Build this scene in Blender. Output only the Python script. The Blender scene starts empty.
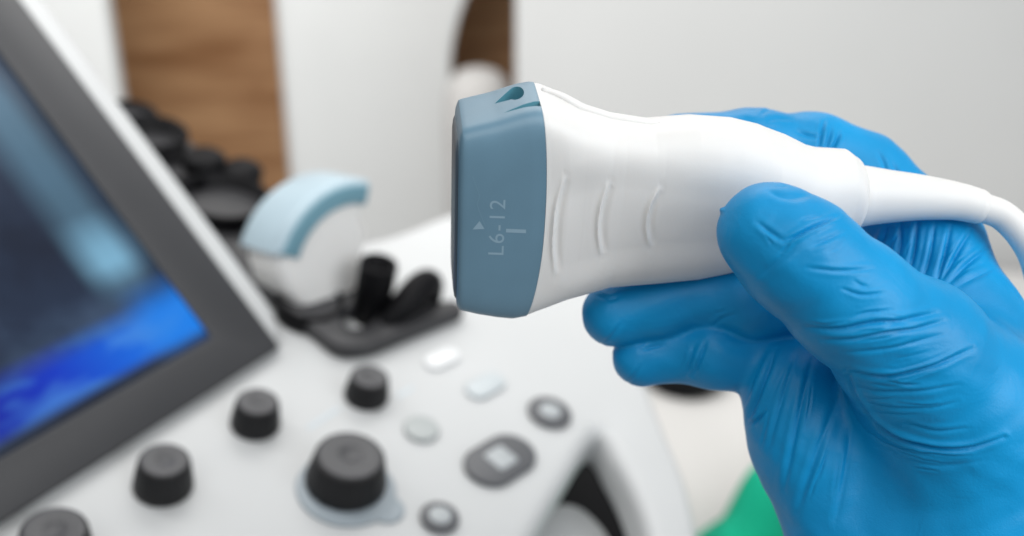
import bpy, bmesh, math, random
import numpy as np
from mathutils import Vector, Matrix

# ------------------------------------------------------------------ camera, world, lamps
sc = bpy.context.scene
COL = sc.collection
F = 1000.0                      # focal length in pixels of a 1024 px wide frame
D0 = 222.0                      # mm from the lens to the held probe
PITCH = 22.0
cam_d = bpy.data.cameras.new('camera')
cam = bpy.data.objects.new('camera', cam_d); COL.objects.link(cam)
cam.location = (0, 0, 1.2)
cam.rotation_euler = (math.radians(90 - PITCH), 0, 0)
cam_d.sensor_width = 36.0
cam_d.lens = 36.0 * F / 1024.0
cam_d.clip_start = 0.01
cam_d.clip_end = 60
cam_d.dof.use_dof = True
cam_d.dof.focus_distance = (D0 - 11) / 1000
cam_d.dof.aperture_fstop = 7.6
sc.camera = cam

w = bpy.data.worlds.new('World'); sc.world = w; w.use_nodes = True
bg = w.node_tree.nodes['Background']
bg.inputs[0].default_value = (0.93, 0.97, 1.0, 1)
bg.inputs[1].default_value = 0.31

def area_lamp(name, loc, target, size, power, col):
    l = bpy.data.lights.new(name, 'AREA'); l.shape = 'RECTANGLE'
    l.size, l.size_y = size; l.energy = power; l.color = col
    o = bpy.data.objects.new(name, l); COL.objects.link(o); o.location = loc
    o.rotation_euler = (Vector(target) - Vector(loc)).to_track_quat('-Z', 'Y').to_euler()
    return o
area_lamp('ceiling_light', (0.55, 0.05, 2.15), (0.05, 0.3, 1.05), (1.0, 0.8), 2.2, (1.0, 0.985, 0.96))
area_lamp('side_key_light', (0.92, -0.42, 1.62), (0.05, 0.22, 1.1), (0.8, 0.8), 8.5, (0.97, 0.99, 1.0))  # soft key added from the right; no window is known there
area_lamp('front_fill_light', (0.0, -0.42, 1.92), (0.03, 0.22, 1.1), (1.1, 0.8), 5.2, (1.0, 0.99, 0.97))  # fill added behind the viewer to brighten the probe's front
area_lamp('back_light', (0.0, 1.02, 2.02), (0.0, .2, 1.1), (0.9, 0.5), 4.0, (1.0, 0.99, 0.97))  # added in the mirror direction to put gloss on upward faces
area_lamp('rear_fill_light', (-0.5, .5, 1.8), (-0.3, 2.4, 1.2), (1.0, 0.6), 17, (1.0, 0.985, 0.96))  # fill added to brighten column and wood, not a ceiling lamp

sc.view_settings.view_transform = 'Standard'
sc.view_settings.look = 'None'
sc.view_settings.exposure = 0.12
sc.view_settings.gamma = 1.0
sc.cycles.use_denoising = True
sc.cycles.max_bounces = 8

# ------------------------------------------------------------------ frames
R_CAM = Matrix.Rotation(math.radians(90 - PITCH), 4, 'X')
M_CAM = Matrix.Translation((0, 0, 1.2)) @ R_CAM
def frame(o, x, y, z):
    """object matrix for an origin and axes in the viewer's frame (mm): x right, y up, z back"""
    m = Matrix(((x[0], y[0], z[0], o[0]*.001), (x[1], y[1], z[1], o[1]*.001),
                (x[2], y[2], z[2], o[2]*.001), (0, 0, 0, 1)))
    return M_CAM @ m
def smoothstep(a, b, x):
    t = min(1, max(0, (x - a) / (b - a))); return t * t * (3 - 2 * t)

def nrm(v):
    v = np.array(v, float); return v / np.linalg.norm(v)
def ray(px, py):
    return np.array(((px - 512) / F, (268 - py) / F, -1.0))
def L(px, py, z):
    """point in the held-probe frame (mm), z towards the viewer"""
    d = D0 - z
    return np.array(((px - 512) / F * d, (268 - py) / F * d, z))

# ------------------------------------------------------------------ materials
def mat(name, col, rough=0.5, spec=0.5, bump=0.0, bscale=800.0, sss=0.0, metal=0.0, coat=0.0, vary=0.0, vscale=60.0):
    m = bpy.data.materials.new(name); m.use_nodes = True
    nt = m.node_tree; b = nt.nodes['Principled BSDF']
    b.inputs['Base Color'].default_value = (*col, 1)
    b.inputs['Roughness'].default_value = rough
    b.inputs['Specular IOR Level'].default_value = spec
    b.inputs['Metallic'].default_value = metal
    b.inputs['Coat Weight'].default_value = coat
    if sss:
        b.inputs['Subsurface Weight'].default_value = sss
        b.inputs['Subsurface Radius'].default_value = (1, .8, .7)
        b.inputs['Subsurface Scale'].default_value = 0.0015
    tc = nt.nodes.new('ShaderNodeTexCoord')
    if vary:
        n = nt.nodes.new('ShaderNodeTexNoise'); n.inputs['Scale'].default_value = vscale
        n.inputs['Detail'].default_value = 6
        nt.links.new(tc.outputs['Object'], n.inputs['Vector'])
        r = nt.nodes.new('ShaderNodeValToRGB')
        r.color_ramp.elements[0].position = 0.3; r.color_ramp.elements[1].position = 0.7
        r.color_ramp.elements[0].color = (*[c * (1 - vary) for c in col], 1)
        r.color_ramp.elements[1].color = (*[min(1, c * (1 + vary)) for c in col], 1)
        nt.links.new(n.outputs['Fac'], r.inputs['Fac'])
        nt.links.new(r.outputs['Color'], b.inputs['Base Color'])
        mr = nt.nodes.new('ShaderNodeMapRange')
        mr.inputs['To Min'].default_value = rough * .85; mr.inputs['To Max'].default_value = min(1, rough * 1.15)
        nt.links.new(n.outputs['Fac'], mr.inputs['Value']); nt.links.new(mr.outputs['Result'], b.inputs['Roughness'])
    if bump:
        n2 = nt.nodes.new('ShaderNodeTexNoise'); n2.inputs['Scale'].default_value = bscale
        n2.inputs['Detail'].default_value = 3
        nt.links.new(tc.outputs['Object'], n2.inputs['Vector'])
        bp = nt.nodes.new('ShaderNodeBump'); bp.inputs['Strength'].default_value = bump
        bp.inputs['Distance'].default_value = 0.0003
        nt.links.new(n2.outputs['Fac'], bp.inputs['Height']); nt.links.new(bp.outputs['Normal'], b.inputs['Normal'])
    return m

M = dict(
    shell=mat('white_plastic', (.735, .73, .72), .42, .4, bump=.05, bscale=2500, sss=.12, vary=.015, vscale=90),
    cap=mat('blue_grey_plastic', (.125, .235, .32), .38, .55, bump=.06, bscale=2200, vary=.05, vscale=70),
    caphole=mat('teal_recess', (.10, .30, .38), .5),
    lens=mat('grey_rubber', (.07, .10, .13), .4),
    print=mat('pale_print', (.24, .36, .45), .6),
    console=mat('console_plastic', (.51, .52, .525), .38, .45, vary=.02, vscale=14),
    consoleside=mat('console_grey', (.42, .44, .44), .5, vary=.05, vscale=20),
    knob=mat('black_rubber', (.006, .006, .007), .5, .35, bump=.15, bscale=900, vary=.2, vscale=120),
    knobtop=mat('painted_sheen_top', (.065, .065, .07), .45, .5, bump=.1, bscale=900, vary=.12, vscale=120),  # greyer than the knob sides: reflected light painted into the tops
    bezel=mat('dark_bezel', (.036, .037, .041), .36, .5, vary=.08, vscale=12),
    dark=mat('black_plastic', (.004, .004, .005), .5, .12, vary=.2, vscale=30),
    darkgrey=mat('dark_grey_plastic', (.028, .028, .031), .42, .5, vary=.1, vscale=30),
    ring=mat('grey_button', (.075, .078, .086), .35),
    btn=mat('pale_button', (.36, .385, .40), .3),
    btnw=mat('white_button', (.70, .71, .72), .3),
    btnb=mat('pale_blue_button', (.47, .51, .53), .3),
    btng=mat('grey_white_button', (.36, .385, .385), .3),
    bluebase=mat('pale_blue_ring', (.29, .335, .37), .35),
    caplight=mat('light_blue_plastic', (.36, .46, .52), .42, vary=.03, vscale=40),
    capdark=mat('teal_plastic', (.13, .27, .34), .4),
    wall=mat('wall_paint', (.56, .562, .56), .7, .3, bump=.1, bscale=120, vary=.03, vscale=3),
    column=mat('white_paint', (.76, .77, .765), .55, .3, vary=.03, vscale=4),
    sheet=mat('white_sheet', (.62, .605, .59), .85, .2, bump=.3, bscale=300, vary=.03, vscale=10),
    green=mat('green_cloth', (.008, .44, .26), .8, .2, bump=.5, bscale=400, vary=.15, vscale=16),
    skirt=mat('grey_vinyl', (.42, .42, .42), .6),
)

def wood_mat():
    m = bpy.data.materials.new('brown_wood'); m.use_nodes = True
    nt = m.node_tree; b = nt.nodes['Principled BSDF']; b.inputs['Roughness'].default_value = .5
    tc = nt.nodes.new('ShaderNodeTexCoord'); mp = nt.nodes.new('ShaderNodeMapping')
    mp.inputs['Scale'].default_value = (1.6, 1.6, 11); mp.inputs['Rotation'].default_value = (0, .12, 0)
    n = nt.nodes.new('ShaderNodeTexNoise'); n.inputs['Scale'].default_value = 2.2
    n.inputs['Detail'].default_value = 8; n.inputs['Distortion'].default_value = .7
    r = nt.nodes.new('ShaderNodeValToRGB')
    r.color_ramp.elements[0].position = .3; r.color_ramp.elements[0].color = (.34, .165, .07, 1)
    r.color_ramp.elements[1].position = .72; r.color_ramp.elements[1].color = (.64, .38, .20, 1)
    nt.links.new(tc.outputs['Object'], mp.inputs['Vector']); nt.links.new(mp.outputs['Vector'], n.inputs['Vector'])
    nt.links.new(n.outputs['Fac'], r.inputs['Fac']); nt.links.new(r.outputs['Color'], b.inputs['Base Color'])
    return m
M['wood'] = wood_mat()

def glove_mat():
    m = mat('blue_nitrile', (.0, .205, .585), .42, .32)
    nt = m.node_tree; b = nt.nodes['Principled BSDF']
    tc = nt.nodes.new('ShaderNodeTexCoord')
    n0 = nt.nodes.new('ShaderNodeTexNoise'); n0.inputs['Scale'].default_value = 45; n0.inputs['Detail'].default_value = 5
    nt.links.new(tc.outputs['Object'], n0.inputs['Vector'])
    r = nt.nodes.new('ShaderNodeValToRGB')
    r.color_ramp.elements[0].position = .3; r.color_ramp.elements[1].position = .7
    r.color_ramp.elements[0].color = (.0, .235, .52, 1); r.color_ramp.elements[1].color = (.0, .295, .64, 1)
    nt.links.new(n0.outputs['Fac'], r.inputs['Fac']); nt.links.new(r.outputs['Color'], b.inputs['Base Color'])
    mr = nt.nodes.new('ShaderNodeMapRange'); mr.inputs['To Min'].default_value = .34; mr.inputs['To Max'].default_value = .52
    nt.links.new(n0.outputs['Fac'], mr.inputs['Value']); nt.links.new(mr.outputs['Result'], b.inputs['Roughness'])
    n1 = nt.nodes.new('ShaderNodeTexNoise'); n1.inputs['Scale'].default_value = 2600; n1.inputs['Detail'].default_value = 2
    n2 = nt.nodes.new('ShaderNodeTexNoise'); n2.inputs['Scale'].default_value = 150; n2.inputs['Detail'].default_value = 4
    n2.inputs['Distortion'].default_value = 1.2
    for n in (n1, n2): nt.links.new(tc.outputs['Object'], n.inputs['Vector'])
    b1 = nt.nodes.new('ShaderNodeBump'); b1.inputs['Strength'].default_value = .22; b1.inputs['Distance'].default_value = .0002
    b2 = nt.nodes.new('ShaderNodeBump'); b2.inputs['Strength'].default_value = .16; b2.inputs['Distance'].default_value = .0012
    nt.links.new(n1.outputs['Fac'], b1.inputs['Height']); nt.links.new(n2.outputs['Fac'], b2.inputs['Height'])
    nt.links.new(b2.outputs['Normal'], b1.inputs['Normal']); nt.links.new(b1.outputs['Normal'], b.inputs['Normal'])
    return m
M['glove'] = glove_mat()

# ------------------------------------------------------------------ helpers
def tag(o, label=None, cat=None, group=None, kind=None):
    if label: o['label'] = label
    if cat: o['category'] = cat
    if group: o['group'] = group
    if kind: o['kind'] = kind
    return o
def thing(name, matrix, label, cat, group=None):
    o = bpy.data.objects.new(name, None); COL.objects.link(o)
    o.empty_display_size = .02; o.matrix_world = matrix
    return tag(o, label, cat, group)
def link(name, me, m, parent=None, matrix=None, smooth=True):
    if m is not None:
        me.materials.clear(); me.materials.append(m)
    if smooth: me.polygons.foreach_set('use_smooth', [True] * len(me.polygons))
    o = bpy.data.objects.new(name, me); COL.objects.link(o)
    if parent is not None: o.parent = parent
    if matrix is not None: o.matrix_local = matrix
    return o
def mesh_py(name, v, f, scale=.001):
    me = bpy.data.meshes.new(name)
    me.from_pydata([tuple(float(c) * scale for c in p) for p in v], [], f)
    me.update(); return me
def recalc(me):
    bm = bmesh.new(); bm.from_mesh(me); bmesh.ops.recalc_face_normals(bm, faces=bm.faces); bm.to_mesh(me); bm.free(); me.update()
    return me
def sharp(me, deg=40):
    me.set_sharp_from_angle(angle=math.radians(deg)); return me
def loft(rings, close=True):
    n = len(rings[0]); v = [p for r in rings for p in r]; f = []
    for i in range(len(rings) - 1):
        for j in range(n):
            a, b = i * n + j, i * n + (j + 1) % n
            f.append((a, b, b + n, a + n))
    if close:
        f.append(tuple(range(n))[::-1]); f.append(tuple((len(rings) - 1) * n + j for j in range(n)))
    return v, f
def lathe(profile, seg=48):
    """profile (r, z) from bottom to top, around local z"""
    rings = [[(r * math.cos(2 * math.pi * k / seg), r * math.sin(2 * math.pi * k / seg), z) for k in range(seg)] for r, z in profile]
    return loft(rings)
def tube(pts, radii, seg=20):
    pts = [Vector(p) for p in pts]; rings = []; up = Vector((0, 0, 1)); prev = None
    for i, p in enumerate(pts):
        t = (pts[min(i + 1, len(pts) - 1)] - pts[max(i - 1, 0)]).normalized()
        if prev is None:
            a = t.cross(up if abs(t.dot(up)) < .95 else Vector((1, 0, 0))).normalized()
        else:
            a = (prev - t * prev.dot(t)).normalized()
        prev = a; b = t.cross(a)
        r = radii[i] if hasattr(radii, '__len__') else radii
        rings.append([tuple(p + a * (r * math.cos(q)) + b * (r * math.sin(q))) for q in [2 * math.pi * k / seg for k in range(seg)]])
    return loft(rings)
def spline(pts, n):
    """Catmull-Rom through points, n samples per span"""
    P = [np.array(p, float) for p in pts]; P = [2 * P[0] - P[1]] + P + [2 * P[-1] - P[-2]]; out = []
    for i in range(1, len(P) - 2):
        for k in range(n):
            t = k / n
            out.append(.5 * (2 * P[i] + (P[i+1] - P[i-1]) * t + (2 * P[i-1] - 5 * P[i] + 4 * P[i+1] - P[i+2]) * t * t
                             + (-P[i-1] + 3 * P[i] - 3 * P[i+1] + P[i+2]) * t ** 3))
    out.append(P[-2]); return out
def plate(name, loops, z0, z1, bevel=1.0, seg=3, scale=.001):
    """flat shape with rounded edges from 2D loops (first outer, others holes), between z0 and z1 (mm)"""
    cu = bpy.data.curves.new(name, 'CURVE'); cu.dimensions = '2D'; cu.fill_mode = 'BOTH'
    for lp in loops:
        s = cu.splines.new('POLY'); s.points.add(len(lp) - 1); s.use_cyclic_u = True
        for k, p in enumerate(lp): s.points[k].co = (p[0] * scale, p[1] * scale, 0, 1)
    h = (z1 - z0) / 2 * scale; bv = min(bevel * scale, h * .98)
    cu.extrude = h - bv; cu.bevel_depth = bv; cu.bevel_resolution = seg; cu.offset = -bv
    ob = bpy.data.objects.new(name, cu); COL.objects.link(ob)
    dg = bpy.context.evaluated_depsgraph_get(); me = bpy.data.meshes.new_from_object(ob.evaluated_get(dg))
    bpy.data.objects.remove(ob); bpy.data.curves.remove(cu)
    me.name = name
    for v in me.vertices: v.co.z += (z0 + z1) / 2 * scale
    bm = bmesh.new(); bm.from_mesh(me); bmesh.ops.remove_doubles(bm, verts=bm.verts, dist=1e-6)
    bmesh.ops.recalc_face_normals(bm, faces=bm.faces); bm.to_mesh(me); bm.free()
    me.polygons.foreach_set('use_smooth', [True] * len(me.polygons))
    return sharp(me, 35)
def circle(c, r, n=48): return [(c[0] + r * math.cos(2 * math.pi * k / n), c[1] + r * math.sin(2 * math.pi * k / n)) for k in range(n)]
def stadium(a, b, r, n=16):
    a, b = np.array(a[:2]), np.array(b[:2]); t = math.atan2(*(b - a)[::-1]); out = []
    for k in range(n + 1):
        q = t - math.pi / 2 + math.pi * k / n; out.append((b[0] + r * math.cos(q), b[1] + r * math.sin(q)))
    for k in range(n + 1):
        q = t + math.pi / 2 + math.pi * k / n; out.append((a[0] + r * math.cos(q), a[1] + r * math.sin(q)))
    return out
def round_poly(pts, r, n=6):
    """polygon with its corners rounded"""
    P = [np.array(p, float) for p in pts]; out = []; rr = r if hasattr(r, '__len__') else [r] * len(P)
    for i, p in enumerate(P):
        a, b = P[i - 1] - p, P[(i + 1) % len(P)] - p
        q = min(rr[i], .45 * np.linalg.norm(a), .45 * np.linalg.norm(b)); s, e = p + nrm(a) * q, p + nrm(b) * q
        for k in range(n + 1):
            t = k / n; out.append(tuple((1 - t) ** 2 * s + 2 * t * (1 - t) * p + t * t * e))
    return out
def slab(name, x0, x1, y0, y1, z0, z1, m, parent=None, bevel=.01):
    """rounded box in metres, world axes"""
    bm = bmesh.new(); bmesh.ops.create_cube(bm, size=1)
    for v in bm.verts: v.co = ((x0 + x1) / 2 + v.co.x * (x1 - x0), (y0 + y1) / 2 + v.co.y * (y1 - y0), (z0 + z1) / 2 + v.co.z * (z1 - z0))
    if bevel: bmesh.ops.bevel(bm, geom=bm.edges[:], offset=bevel, segments=4, affect='EDGES', profile=.5)
    me = bpy.data.meshes.new(name); bm.to_mesh(me); bm.free()
    o = link(name, me, m, parent); sharp(me, 50); return o

# ------------------------------------------------------------------ the setting
def world_at(px, py, depth):
    return M_CAM @ Vector(tuple(ray(px, py) * depth * .001))

fl = slab('floor', -6, 6, -3, 8, -.1, 0, M['skirt'], bevel=0); tag(fl, 'grey floor under the console', 'floor', kind='structure')
wl = slab('wall', .004, 3.2, 1.20, 1.32, 0, 2.9, M['wall'], bevel=.006)
tag(wl, 'plain pale grey wall behind the held probe', 'wall', kind='structure')
bw = slab('wooden_panel', -2.4, .6, 2.06, 2.1, .0, 2.9, M['wood'], bevel=.003)
tag(bw, 'brown wood panel standing behind the white column and black holders', 'wood panel')

# white column with one rounded flank
cx0, cx1 = -.405, -.100
prof = [(cx0, 1.75), (cx0 + .012, 1.70), (cx1, 1.70), (cx1 - .012, 1.73), (cx1 - .10, 2.0), (cx0, 2.0)]
ring = lambda s: [(x, y) for x, y in prof]
rings = []
for k in range(97):
    z = 2.9 * k / 96
    bulge = 1.6 * max(0, min(z, 1.12) - .86) ** 2
    rings.append([(x + (bulge if x > -.2 else 0), y, z) for x, y in round_poly(prof, .03)])
v, f = loft(rings); me = recalc(mesh_py('white_column', v, f, 1)); o = link('white_column', me, M['column']); sharp(me, 40)
tag(o, 'broad white column standing in front of the brown wood panel', 'column')
o = slab('white_screen', -1.5, -.635, 1.60, 1.64, 0, 2.9, M['column'], bevel=.01)
tag(o, 'white upright panel at the left behind the tilted screen', 'panel')

# rounded white canister in front of the brown gap
p = world_at(478, 80, 1560)
pr = [(0.0, -p.z), (.05, -p.z), (.054, .01 - p.z), (.054, -.08), (.052, -.02), (.045, .0), (.03, .014), (.012, .019), (.001, .02)]
v, f = lathe(pr); me = recalc(mesh_py('white_canister', v, f, 1)); o = link('white_canister', me, M['sheet']); sharp(me, 40)
o.location = (p.x, p.y, p.z)
tag(o, 'white rounded canister half hidden behind the blue head of the probe', 'canister')

# examination couch with its sheet, and the green cloth on it
couch = thing('examination_couch', Matrix.Translation((.55, .8, 0)), 'white sheeted couch below the gloved hand', 'couch')
random.seed(4)
def cloth_grid(x0, x1, y0, y1, nx, ny, zf):
    v = []; f = []
    for j in range(ny + 1):
        for i in range(nx + 1):
            x = x0 + (x1 - x0) * i / nx; y = y0 + (y1 - y0) * j / ny; v.append((x, y, zf(x, y)))
    for j in range(ny):
        for i in range(nx):
            a = j * (nx + 1) + i; f.append((a, a + 1, a + nx + 2, a + nx + 1))
    return v, f
def sheet_z(x, y):
    e = min(x + .55, .75 - x, y + .42, .38 - y)
    return .735 - .03 * math.exp(-max(e, 0) / .02) + .004 * math.sin(9 * x + 5 * y) + .003 * math.sin(21 * x - 13 * y)
v, f = cloth_grid(-.55, .75, -.42, .38, 60, 50, sheet_z)
me = mesh_py('sheet', v, f, 1); o = link('sheet', me, M['sheet'], couch)
md = o.modifiers.new('thickness', 'SOLIDIFY'); md.thickness = .004
slab('mattress', -.53, .73, -.40, .36, .60, .70, M['sheet'], couch, .03)
slab('base', -.48, .68, -.35, .32, .0, .595, M['skirt'], couch, .02)

gp = world_at(858, 590, 690)
def green_z(x, y):
    return .765 + .022 * math.sin(30 * x + 12 * y) + .014 * math.sin(61 * x - 45 * y + 1) + .006 * math.sin(120 * x + 70 * y) + .09 * math.exp(-((x - gp.x - .06) / .10) ** 2 - ((y - gp.y - .02) / .12) ** 2)
def outline(a): return 1 + .10 * math.sin(3 * a + .6) + .06 * math.sin(7 * a)
vv = [(gp.x + .05, gp.y, green_z(gp.x + .05, gp.y))]; ff = []; NR, NA = 26, 90
for i in range(1, NR + 1):
    for k in range(NA):
        a = 2 * math.pi * k / NA; r = .115 * i / NR * outline(a)
        x, y = gp.x + .05 + r * math.cos(a) * 1.35, gp.y + r * math.sin(a); z = green_z(x, y)
        if i > NR - 5: z -= (i - NR + 5) ** 2 * .0018
        vv.append((x, y, max(z, .745)))
for k in range(NA): ff.append((0, 1 + k, 1 + (k + 1) % NA))
for i in range(NR - 1):
    for k in range(NA):
        a, b = 1 + i * NA + k, 1 + i * NA + (k + 1) % NA; ff.append((a, a + NA, b + NA, b))
me = mesh_py('green_cloth', vv, ff, 1); o = link('green_cloth', recalc(me), M['green'])
md = o.modifiers.new('thickness', 'SOLIDIFY'); md.thickness = .003
tag(o, 'crumpled bright green cloth lying below the wrist of the glove', 'cloth')

bp_ = world_at(684, 356, 960)  # black disc added in place of a dark shadow gap
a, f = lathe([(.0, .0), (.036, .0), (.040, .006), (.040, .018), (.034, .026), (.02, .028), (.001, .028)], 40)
o = link('dark_gap_disc', recalc(mesh_py('dark_gap_disc', a, f, 1)), M['dark']); o.location = (bp_.x, bp_.y, .735)
tag(o, 'black disc standing in for the dark shadow gap just below the ring finger', 'dark gap')

# ------------------------------------------------------------------ ultrasound console
PN = nrm((.22, .825, .52)); PH = 300.0
def on_panel(px, py, h=0.0):
    r = ray(px, py); return r * ((PH - h) / -float(PN @ r))
PB = nrm(on_panel(280, 345) - on_panel(0, 520)); PC = nrm(np.cross(PN, PB))
PO = on_panel(300, 440)
def uv(px, py, h=0.0):
    d = on_panel(px, py, h) - PO; return (float(d @ PB), float(d @ PC))
console = thing('ultrasound_console', frame(PO, PB, PC, PN),
                'white ultrasound console with black knobs, grey buttons and a tilted dark screen', 'ultrasound machine')

outer = [uv(*p) for p in ((-330, 560), (-60, 760), (330, 850), (560, 800), (700, 640), (704, 545), (690, 480), (668, 430), (648, 380), (640, 300),
                          (600, 225), (520, 190), (455, 208), (375, 241), (240, 250), (60, 330))]
hole = [uv(*p) for p in ((597, 430), (616, 455), (634, 490), (647, 531), (652, 590), (640, 650), (560, 690), (505, 640), (520, 568), (537, 530), (566, 478))]
def smooth_loop(pts, n=8):
    P = [pts[-1]] + list(pts) + list(pts[:2])
    s = spline(P, n); return [tuple(q) for q in s[n:n * (len(pts) + 1)]]
me = plate('control_panel', [round_poly(outer, 40, 8), smooth_loop(hole)], -26, 0, 7, 5)
o = link('control_panel', me, M['console'], console)
o = link('underbody', plate('underbody', [round_poly([uv(*p) for p in ((-330, 560), (-60, 760), (300, 830), (505, 640), (560, 470), (590, 300), (520, 205), (375, 250), (60, 330))], 30, 6)], -330, -27, 8, 2), M['dark'], console)
o = link('void_plate', plate('void_plate', [[uv(*p, -110) for p in ((510, 430), (630, 430), (660, 490), (665, 700), (440, 700))]], -118, -108, 2, 2), M['dark'], console)  # black sheet added so the opening reads as a dark void
o = link('lower_shelf', plate('lower_shelf', [smooth_loop([uv(*p, -38) for p in ((548, 512), (572, 506), (594, 520), (612, 546), (622, 590), (600, 650), (520, 650), (500, 570))], 6)], -48, -36, 3, 3), M['console'], console)

def knob(px, py, r, h, label=None, big=False):
    """px, py: centre of the foot"""
    u, v_ = uv(px, py); rt = r * .84
    body = [(r * .97, .2), (r, 1.2), (r * .985, h * .2), (rt * 1.015, h - 1.6), (rt * .995, h - .6), (rt * .93, h - .4), (rt * .9, h - 1.6)]
    seg = 72; rings = []
    for rr, z in body:
        rings.append([((rr + (.22 if (k % 4 < 2 and .5 < z < h - 1) else 0)) * math.cos(2 * math.pi * k / seg),
                       (rr + (.22 if (k % 4 < 2 and .5 < z < h - 1) else 0)) * math.sin(2 * math.pi * k / seg), z) for k in range(seg)])
    a, f = loft(rings); k = link('knob', recalc(mesh_py('knob', a, f)), M['knob'], console, Matrix.Translation((u * .001, v_ * .001, 0)))
    sharp(k.data, 50)
    if label: k['label'] = label
    top = [(rt * .925, h - .25), (rt * .92, h + .05), (rt * .84, h + .15), (rt * .66, h + .1), (rt * .5, h - .1), (rt * .25, h - .4), (rt * .02, h - .5)]
    a, f = lathe(top, 56)
    if big or True:   # off-centre finger dimple
        a = [(x + rt * .12 * max(0, 1 - math.hypot(x, y) / (rt * .7)), y + rt * .05 * max(0, 1 - math.hypot(x, y) / (rt * .7)), z) for x, y, z in a]
    link('knob_top', recalc(mesh_py('knob_top', a, f)), M['knobtop'], k)
    return k
knob(55, 560, 13.0, 15)
knob(163, 487, 11.2, 14.5)
knob(255, 425, 10.4, 13.5)
knob(366, 397, 10.2, 12.5)
u, v_ = uv(346, 490)
link('knob_base', plate('knob_base', [circle((u, v_), 20.2, 64)], .2, 1.6, .6, 2), M['bluebase'], console)
a_, b_ = uv(372, 500), uv(386, 510)
link('knob_tab', plate('knob_tab', [stadium(a_, b_, 7.5)], .1, 1.2, .5, 2), M['bluebase'], console)
kb = knob(345, 485, 16.6, 15, 'largest knob, broad and black on a pale blue ring', True)
kb.location.z += .0016

def button(pa, pb, r, m_outer, m_inner=None, h=2.4, ri=None, label=None):
    a_, b_ = uv(*pa), uv(*pb)
    lp = circle(a_, r) if pa == pb else stadium(a_, b_, r)
    o = link('button', plate('button', [lp], .1, h, 1.0, 3), m_outer, console)
    if label: o['label'] = label
    if m_inner is not None:
        ri = ri or r * .55
        if pa == pb: lp = circle(a_, ri)
        else:
            c = (np.array(a_) + np.array(b_)) / 2; d = nrm(np.array(b_) - np.array(a_)); q = np.array((-d[1], d[0]))
            lp = round_poly([c + d * ri + q * ri, c - d * ri + q * ri, c - d * ri - q * ri, c + d * ri - q * ri], ri * .3)
        link('button_face', plate('button_face', [lp], h - .3, h + .5, .4, 2), m_inner, o)
    return o
button((434, 364), (449, 357), 5.2, M['btnw'], label='white oblong button')
button((477, 392), (493, 383), 6.0, M['btnb'], label='pale blue oblong button')
button((421, 431), (421, 431), 8.0, M['btng'], label='plain pale grey round button')
button((549, 415), (549, 415), 10.6, M['ring'], M['btn'], 2.8, 5.2, label='dark round button with a pale centre, nearest the hand')
button((489, 469), (510, 456), 11.6, M['ring'], M['btn'], 2.8, 5.8, label='dark oblong button with a pale square centre')
button((439, 520), (439, 520), 8.0, M['ring'], M['btn'], 2.8, 4.6, label='small dark round button with a pale centre')
for pa, pb in (((309, 428), (338, 409)), ((398, 396), (412, 388))):
    link('printed_mark', plate('printed_mark', [stadium(uv(*pa), uv(*pb), 1.0, 6)], .05, .15, .02, 1), mat('faint_blue_print', (.52, .58, .62), .5), console)

# --- tilted screen
TH = math.radians(31.5)
MU = nrm(math.cos(TH) * PC + math.sin(TH) * PN); MN = nrm(np.cross(PB, MU))
MO = on_panel(281, 347, 5)
def ms(px, py, h=0.0):
    r = ray(px, py); P = r * (float(MN @ (MO + MN * h)) / float(MN @ r)); d = P - MO
    return (float(d @ PB), float(d @ MU))
mon_m = Matrix(((1, 0, 0, 0), (0, math.cos(TH), -math.sin(TH), 0), (0, math.sin(TH), math.cos(TH), 0), (0, 0, 0, 1)))
d = MO - PO
mon_m.translation = (float(d @ PB) * .001, float(d @ PC) * .001, float(d @ PN) * .001)
LB, LH = 300, 330        # width and height of the visible housing, mm
housing = [(13, -2), (13, LH), (-LB, LH), (-LB, -2)]
mon = link('monitor', plate('monitor', [round_poly([(1.5, -1), (13, 16), (13, LH), (-LB, LH), (-LB, -1)], [2, 10, 8, 8, 3])], -24, -2.9, 3, 3), M['console'], console, mon_m)
mon['label'] = 'tilted screen with a dark bezel and a white edge'
dr = ms(214, 339); dl = ms(0, 455); dt = ms(0, 45)
DX = dr[0]; DY = dr[1] + 1
DVX = DX - dl[0]; DVY = dt[1] - DY
print('display', dr, dl, dt)
bez = [(0, 0), (0, LH - 6), (-LB + 6, LH - 6), (-LB + 6, 0)]
win = [(DX, DY), (DX, LH - 40), (-LB + 40, LH - 40), (-LB + 40, DY)]
link('bezel', plate('bezel', [round_poly(bez, 2.5), round_poly(win, 2)], -3, 0, .7, 2), M['bezel'], mon)
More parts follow.
